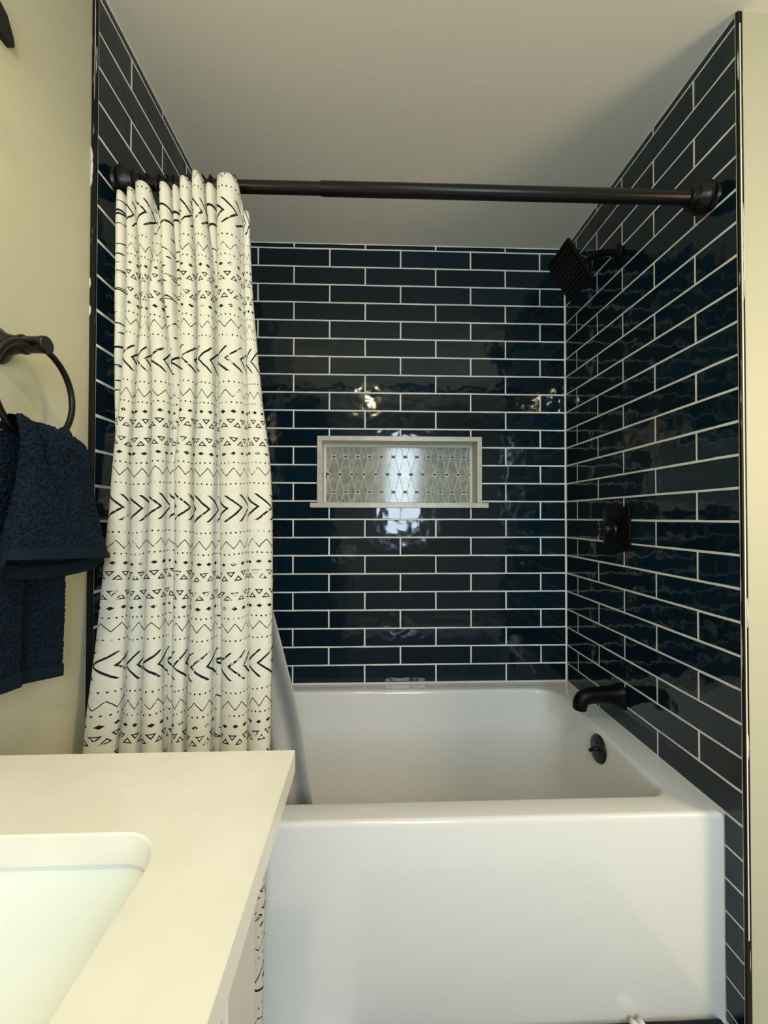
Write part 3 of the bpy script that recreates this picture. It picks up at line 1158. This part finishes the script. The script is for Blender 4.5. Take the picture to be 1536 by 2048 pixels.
# ------------------------------------------------------------------ vanity
CZ = 0.900
VX = -1.004            # cabinet front
VYB, VYF = -1.230, -2.10
VW = XLW + 0.001
van = thing('vanity_cabinet', 'white bathroom vanity cabinet with recessed panel doors', 'cabinet', (-1.24, -1.65, 0))
bm = bmesh.new()
box_bm(bm, (VW, VYF, 0.09), (VX - 0.020, VYB, CZ - 0.1805))
box_bm(bm, (VW, VYF, CZ - 0.1805), (VW + 0.018, VYB, CZ - 0.0305))
box_bm(bm, (VW, VYB - 0.018, CZ - 0.1805), (VX - 0.020, VYB, CZ - 0.0305))
box_bm(bm, (VW, VYF, CZ - 0.1805), (VX - 0.020, VYF + 0.018, CZ - 0.0305))
box_bm(bm, (VX - 0.040, VYF + 0.018, CZ - 0.1805), (VX - 0.020, VYB - 0.018, CZ - 0.0305))
box_bm(bm, (VW, VYF + 0.01, 0.0), (VX - 0.075, VYB - 0.01, 0.09))
bm_obj('carcass', bm, M_cab, van, None)
# face frame
bm = bmesh.new()
for (y0, y1, z0, z1) in ((VYB - 0.050, VYB, 0.09, CZ - 0.031), (VYF, VYF + 0.050, 0.09, CZ - 0.031), (VYF + 0.05, VYB - 0.05, CZ - 0.085, CZ - 0.031), (VYF + 0.05, VYB - 0.05, 0.09, 0.14), (-1.675, -1.635, 0.14, CZ - 0.085)):
    box_bm(bm, (VX - 0.019, y0, z0), (VX, y1, z1))
bm_obj('face_frame', bm, M_cab, van, None)
for (y0, y1) in ((-1.632, VYB - 0.0525), (VYF + 0.0525, -1.678)):
    z0, z1 = 0.1425, CZ - 0.0875
    bm = bmesh.new()
    fwid = 0.055
    for (a, b_, c, d_) in ((y0, y0 + fwid, z0, z1), (y1 - fwid, y1, z0, z1), (y0 + fwid, y1 - fwid, z0, z0 + fwid), (y0 + fwid, y1 - fwid, z1 - fwid, z1)):
        box_bm(bm, (VX - 0.016, a, c), (VX + 0.003, b_, d_), 0.0015, 1)
    dr = bm_obj('door', bm, M_cab, van, None)
    box_obj('panel_inset', (VX - 0.013, y0 + fwid - 0.004, z0 + fwid - 0.004), (VX - 0.007, y1 - fwid + 0.004, z1 - fwid + 0.004), M_cab, dr)
    bm = bmesh.new()
    for (a, b_, c, d_) in ((y0 + fwid, y0 + fwid + 0.012, z0 + fwid, z1 - fwid), (y1 - fwid - 0.012, y1 - fwid, z0 + fwid, z1 - fwid), (y0 + fwid + 0.012, y1 - fwid - 0.012, z0 + fwid, z0 + fwid + 0.012), (y0 + fwid + 0.012, y1 - fwid - 0.012, z1 - fwid - 0.012, z1 - fwid)):
        box_bm(bm, (VX - 0.007, a, c), (VX - 0.001, b_, d_), 0.003, 1)
    bm_obj('moulding', bm, M_cab, dr, None)

# countertop with sink cut-out
CX1, CYB, CYF = -0.9610, -1.1953, -2.13
top = thing('countertop', 'cream quartz countertop with a rectangular sink cut-out', 'countertop', (-1.22, -1.65, CZ - 0.03))
hole = (-1.2485, -1.5560, 0.1875, 0.2195, 0.042)     # centre x, y, half x, half y, corner radius
bm = bmesh.new()
inner = rrect(hole[0], hole[1], hole[2], hole[3], hole[4], 0, 10)
n_in = len(inner)
ocx, ocy, ohx, ohy = (VW + CX1) / 2, (CYB + CYF) / 2, (CX1 - VW) / 2, (CYB - CYF) / 2


def outer_pts(z, ins):
    out = []
    per = n_in // 4
    corners = [(1, 1), (-1, 1), (-1, -1), (1, -1)]
    for i, (a_, b_) in enumerate(corners):
        for k in range(per):
            # fan onto the two sides near this corner
            t = (k / (per - 1)) * 2 - 1
            px_, py_ = ocx + a_ * (ohx - ins), ocy + b_ * (ohy - ins)
            ext = 0.03
            if i % 2 == 0:
                p = Vector((px_, py_ - b_ * ext * max(0, -t), z)) if t < 0 else Vector((px_ - a_ * ext * t, py_, z))
            else:
                p = Vector((px_ - a_ * ext * max(0, -t), py_, z)) if t < 0 else Vector((px_, py_ - b_ * ext * t, z))
            out.append(p)
    return out


rings = [[Vector((p.x, p.y, CZ - 0.030)) for p in inner],
         [Vector((p.x, p.y, CZ - 0.002)) for p in inner],
         rrect(hole[0], hole[1], hole[2] + 0.002, hole[3] + 0.002, hole[4] + 0.002, CZ, 10),
         outer_pts(CZ, 0.0015), outer_pts(CZ - 0.0015, 0.0), outer_pts(CZ - 0.030, 0.0)]
vs = loft_bm(bm, rings, cap=False)
n_ = n_in
for k in range(n_):
    k2 = (k + 1) % n_
    bm.faces.new((vs[-1][k], vs[-1][k2], vs[0][k2], vs[0][k]))
bmesh.ops.remove_doubles(bm, verts=bm.verts, dist=1e-6)
bm_obj('slab_top', bm, M_quartz, top, None, True)

# sink bowl
sink = thing('sink', 'white undermount rectangular sink below the cream counter', 'sink', (hole[0], hole[1], CZ - 0.16))
bm = bmesh.new()
sr = []
sr.append(rrect(hole[0], hole[1], hole[2] + 0.012, hole[3] + 0.012, 0.05, CZ - 0.031, 10))
sr.append(rrect(hole[0], hole[1], hole[2] + 0.008, hole[3] + 0.008, 0.047, CZ - 0.031, 10))
sr.append(rrect(hole[0], hole[1], hole[2] + 0.006, hole[3] + 0.006, 0.046, CZ - 0.037, 10))
for k in range(1, 9):
    t = k / 8
    sr.append(rrect(hole[0], hole[1], hole[2] + 0.006 - 0.034 * t - 0.03 * t ** 6, hole[3] + 0.006 - 0.040 * t - 0.03 * t ** 6, 0.05, CZ - 0.036 - 0.10 * t, 10))
sr.append(rrect(hole[0], hole[1], hole[2] - 0.10, hole[3] - 0.11, 0.04, CZ - 0.146, 10))
sr.append(rrect(hole[0], hole[1], 0.024, 0.024, 0.0238, CZ - 0.149, 10))
loft_bm(bm, sr, cap=False)
bm.faces.new(bm.verts[-44:]) if False else None
bo = bm_obj('bowl', bm, M_sink, sink, None, True)
so = bo.modifiers.new('thickness', 'SOLIDIFY'); so.thickness = 0.006; so.offset = -1
lathe('drain', [(-0.004, 0.0), (-0.004, 0.026), (0.0, 0.026), (0.0015, 0.022), (0.0005, 0.018), (0.0005, 0.0)], (hole[0], hole[1], CZ - 0.1475), (0, 0, 1), M_bronze, sink, 28)

# ------------------------------------------------------------------ towel ring and towel
TRY, TRZ = -1.0545, 0.9985 + T0
RXC = -1.4095
tr = thing('towel_ring', 'dark bronze towel ring on a flared post on the left painted wall', 'towel ring', (XLW, -1.067, TRZ))
PY = -1.068
lathe('post', [(0.0, 0.0), (0.0, 0.030), (0.004, 0.031), (0.007, 0.029), (0.014, 0.0225), (0.024, 0.0170), (0.034, 0.0148), (0.044, 0.0140), (0.0455, 0.0158), (0.0495, 0.0158), (0.051, 0.0135), (0.076, 0.0135), (0.078, 0.0143), (0.0845, 0.0143), (0.086, 0.0132), (0.086, 0.0)], (XLW, PY, TRZ), (1, 0, 0), M_bronze, tr, 36)
bm = bmesh.new()
N = 64
RR = 0.0795
pts = [(RXC, PY + RR * math.sin(2 * pi * k / N) + 0.0, TRZ - RR + RR * math.cos(2 * pi * k / N)) for k in range(N)]
tube_bm(bm, pts, 0.0052, 14, True)
bm_obj('hoop', bm, M_bronze, tr, None, True)

# vanity light above the mirror on the same wall, only the tip of its back plate in view
vl = thing('vanity_light', 'dark bronze vanity light whose tip shows at the upper left edge', 'wall light', (XLW, -1.45, 1.53 + T0))
poly = [(-1.0520, 1.512), (-1.0505, 1.516), (-1.0520, 1.527), (-1.0650, 1.553), (-1.0800, 1.560), (-1.85, 1.560), (-1.85, 1.512)]
bm = bmesh.new()
loft_bm(bm, [[Vector((XLW + x_, p[0], p[1] + T0)) for p in poly] for x_ in (0.0, 0.012)])
bm_obj('back_plate', bm, M_bronze, vl, None)
M_bulb = new_mat('lit_bulb', (1, 0.9, 0.7), 0.4)
M_bulb.node_tree.nodes['Principled BSDF'].inputs['Emission Color'].default_value = (1.0, 0.86, 0.55, 1)
M_bulb.node_tree.nodes['Principled BSDF'].inputs['Emission Strength'].default_value = 2.5
for yb_ in (-1.30, -1.48, -1.66):
    bm = bmesh.new()
    tube_bm(bm, catmull([(XLW + 0.010, yb_, 1.535 + T0), (XLW + 0.06, yb_, 1.540 + T0), (XLW + 0.10, yb_, 1.530 + T0), (XLW + 0.105, yb_, 1.510 + T0)], 6), 0.008, 12)
    bm_obj('arm', bm, M_bronze, vl, None, True)
    lathe('bulb', [(0.0, 0.0), (0.0, 0.014), (0.012, 0.018), (0.030, 0.030), (0.046, 0.034), (0.062, 0.030), (0.076, 0.016), (0.080, 0.0)], (XLW + 0.105, yb_, 1.512 + T0), (0, 0, -1), M_bulb, vl, 24)
    pl = bpy.data.lights.new('vanity_bulb', 'POINT')
    pl.energy = VANITY_BULB
    pl.color = WARM
    pl.shadow_soft_size = 0.07
    po = bpy.data.objects.new('vanity_bulb', pl)
    COL.objects.link(po)
    po.location = (XLW + 0.115, yb_, 1.355 + T0)

# hand towel
tw = thing('hand_towel', 'navy terry hand towel folded through the bronze ring', 'towel', (-1.41, -1.05, 0.42 + T0))
ZF = T0


def lerp_rows(rows, t):
    for k in range(len(rows) - 1):
        if rows[k][0] <= t <= rows[k + 1][0]:
            s = (t - rows[k][0]) / (rows[k + 1][0] - rows[k][0])
            s2 = s * s * (3 - 2 * s)
            return [p + (q - p) * s for p, q in zip(rows[k], rows[k + 1])]
    return list(rows[-1])


def fuzz(p, n, amp):
    """raised terry loops"""
    q = p * 190.0
    a = noise.noise(q) * 0.6 + noise.noise(q * 2.1) * 0.5
    return p + n * (amp * (0.35 + a))


def sheet(name, f, nu, nv, mat, parent, amp, closed=False, thick=0.0):
    P = [[f(i / nu, j / nv) for i in range(nu + (0 if closed else 1))] for j in range(nv + 1)]
    W = len(P[0])
    bm = bmesh.new()
    V = []
    for j in range(nv + 1):
        row = []
        for i in range(W):
            pu = P[j][(i + 1) % W] if closed else P[j][min(i + 1, W - 1)]
            pm = P[j][i - 1] if (closed or i > 0) else P[j][0]
            pv = P[min(j + 1, nv)][i]
            pn = P[max(j - 1, 0)][i]
            n = (pu - pm).cross(pv - pn)
            if n.length > 1e-12:
                n.normalize()
            p = P[j][i]
            if amp:
                p = fuzz(p, n, amp)
            row.append(bm.verts.new(p))
        V.append(row)
    for j in range(nv):
        for i in range(W if closed else W - 1):
            i2 = (i + 1) % W
            bm.faces.new((V[j][i], V[j][i2], V[j + 1][i2], V[j + 1][i]))
    me = bpy.data.meshes.new(name)
    bmesh.ops.translate(bm, verts=bm.verts, vec=-origin(parent))
    bm.to_mesh(me)
    bm.free()
    me.materials.append(mat)
    for p in me.polygons:
        p.use_smooth = True
    o = link(name, me, origin(parent), parent)
    if thick:
        so = o.modifiers.new('thickness', 'SOLIDIFY')
        so.thickness = thick
        so.offset = 0
    return o


# front fold: an open tube in cross-section (y left, y right, z left, z right, x middle, half depth)
#        t     yl       yr      zl      zr     xm      hd
FL = [(0.00, -1.1280, -1.0130, 0.8700, 0.8560, -1.3895, 0.0065),
      (0.06, -1.1275, -0.9960, 0.8580, 0.8440, -1.3850, 0.0105),
      (0.14, -1.1230, -0.9830, 0.8360, 0.8260, -1.3825, 0.0135),
      (0.36, -1.1190, -0.9775, 0.7850, 0.7790, -1.3880, 0.0200),
      (0.56, -1.1300, -0.9700, 0.7400, 0.7340, -1.3860, 0.0230),
      (0.78, -1.1460, -0.9590, 0.6950, 0.6850, -1.3840, 0.0270),
      (0.93, -1.1510, -0.9480, 0.6680, 0.6520, -1.3830, 0.0300),
      (1.00, -1.1500, -0.9360, 0.6520, 0.6350, -1.3830, 0.0310)]


def flap(s, t):
    yl, yr, zl_, zr_, xm, hd = lerp_rows(FL, t)[1:]
    a = 2 * pi * s
    ca, sa = math.cos(a), math.sin(a)                 # sa > 0 is the room side
    q = (abs(ca) ** 2.6 + abs(sa) ** 2.6) ** (-1 / 2.6)
    y_ = (yl + yr) / 2 + (yr - yl) / 2 * ca * q
    k = (y_ - yl) / (yr - yl)
    z_ = zl_ + (zr_ - zl_) * k
    if sa < 0:
        z_ -= 0.034 * t * t * abs(sa) ** 0.7
    x_ = xm + hd * sa * q
    # pleat that runs down from the left end of the ring
    yp = -1.098 + 0.060 * t
    if sa > 0:
        x_ -= 0.020 * math.exp(-((y_ - yp) / 0.012) ** 2) * max(0, 1 - t * 1.25)
        x_ += 0.005 * math.exp(-((y_ - yp - 0.030) / 0.016) ** 2) * (1 - t * 0.6)
        x_ -= 0.004 * math.exp(-((y_ - (-1.03 + 0.03 * t)) / 0.014) ** 2) * math.sin(pi * min(t * 1.1, 1))
    if t < 0.06:
        x_ = xm + (x_ - xm) * (0.55 + 0.45 * t / 0.06)
    return Vector((x_, y_, z_ + ZF))


sheet('front_fold', lambda s, t: flap(s, t * 0.925), 330, 200, M_terry, tw, 0.0036, True)
sheet('hem_band', lambda s, t: flap(s, 0.922 + 0.078 * t) , 160, 8, M_hem, tw, 0.0, True, 0.0035)
# saddle over the ring closing the top


def saddle(s, t):
    y_ = -1.1180 + 0.1060 * s
    hoop = TRZ - T0 - RR - math.sqrt(max(0.0, RR * RR - (y_ - PY) ** 2))
    ztop = max(hoop + 0.0130, 0.873 - 0.007 * s)
    a = pi * t
    return Vector((-1.4075 - 0.0180 * math.cos(a), y_, ztop - 0.024 * (1 - math.sin(a)) + ZF))


sheet('saddle_fold', saddle, 110, 36, M_terry, tw, 0.0022)

# back drop: outer layer and a second layer set back


def back_a(s, t):
    w0 = -1.235 + 0.02 * t
    w1 = -1.050 - 0.008 * t + (0.055 * max(0, 0.25 - t) / 0.25)
    y_ = w0 + (w1 - w0) * s
    zb_ = 0.4340 + 0.237 * (-1.054 - y_)
    z_ = 0.853 - 0.010 * (1 - s) - (0.853 - zb_) * t
    x_ = -1.4260 + 0.004 * math.cos((s - 0.62) * 9)
    if s > 0.93:
        x_ -= 0.02 * ((s - 0.93) / 0.07) ** 2
    return Vector((x_, y_, z_ + ZF))


def back_b(s, t):
    w1 = -0.9610 + 0.007 * math.sin(pi * t)
    y_ = -1.15 + (w1 + 1.15) * s
    z_ = 0.845 - (0.845 - 0.4130 - 0.2 * (-0.953 - y_)) * t
    x_ = -1.4455 + 0.004 * math.sin(s * 8)
    return Vector((x_, y_, z_ + ZF))


sheet('back_fold', lambda s, t: back_a(s, t * 0.945), 180, 330, M_terry, tw, 0.0036)
sheet('hem_band', lambda s, t: back_a(s, 0.943 + 0.057 * t), 60, 6, M_hem, tw, 0.0, False, 0.0035)
sheet('inner_fold', lambda s, t: back_b(s, t * 0.95), 120, 240, M_terry, tw, 0.0030)
sheet('hem_band', lambda s, t: back_b(s, 0.948 + 0.052 * t), 60, 6, M_hem, tw, 0.0, False, 0.0035)

# ------------------------------------------------------------------ bath mat
mat_o = thing('bath_mat', 'dark navy bath mat pushed up against the tub apron', 'bath mat', (-0.45, -1.05, 0.0))
bm = bmesh.new()
NXm, NYm = 140, 40


def mat_top(X, Y):
    edge = min(1.0, (X + 0.90) / 0.02, (-0.015 - X) / 0.02, (Y + 1.32) / 0.02, (-0.797 - Y) / 0.010 + 0.35)
    edge = max(0.0, edge)
    z = 0.0265 + 0.0035 * noise.noise(Vector((X * 9, 0.2, 1))) + 0.0012 * noise.noise(Vector((X * 60, Y * 60, 0)))
    z += 0.004 * math.exp(-((X + 0.10) / 0.10) ** 2)
    return z * (edge ** 0.5)


V = [[bm.verts.new((-0.90 + 0.885 * i / NXm, -1.32 + 0.523 * j / NYm, max(0.001, mat_top(-0.90 + 0.885 * i / NXm, -1.32 + 0.523 * j / NYm)))) for i in range(NXm + 1)] for j in range(NYm + 1)]
for j in range(NYm):
    for i in range(NXm):
        bm.faces.new((V[j][i], V[j][i + 1], V[j + 1][i + 1], V[j + 1][i]))
bd = [e_ for e_ in bm.edges if e_.is_boundary]
ret = bmesh.ops.extrude_edge_only(bm, edges=bd)
for g in ret['geom']:
    if isinstance(g, bmesh.types.BMVert):
        g.co.z = 0.0005
bm_obj('pile', bm, M_rug, mat_o, None, True)
bm = bmesh.new()
tp = [(-0.250, -0.802, 0.026), (-0.243, -0.8005, 0.0345), (-0.232, -0.803, 0.029), (-0.224, -0.8005, 0.0365), (-0.214, -0.803, 0.0275)]
va_ = [bm.verts.new(p) for p in tp]
vb_ = [bm.verts.new((p[0] + 0.003, p[1] - 0.022, p[2] + 0.002)) for p in tp]
for k in range(4):
    bm.faces.new((va_[k], va_[k + 1], vb_[k + 1], vb_[k]))
o = bm_obj('care_tag', bm, M_rugtag, mat_o, None, True)
o['label'] = 'crumpled white tag'
so = o.modifiers.new('thickness', 'SOLIDIFY'); so.thickness = 0.0008
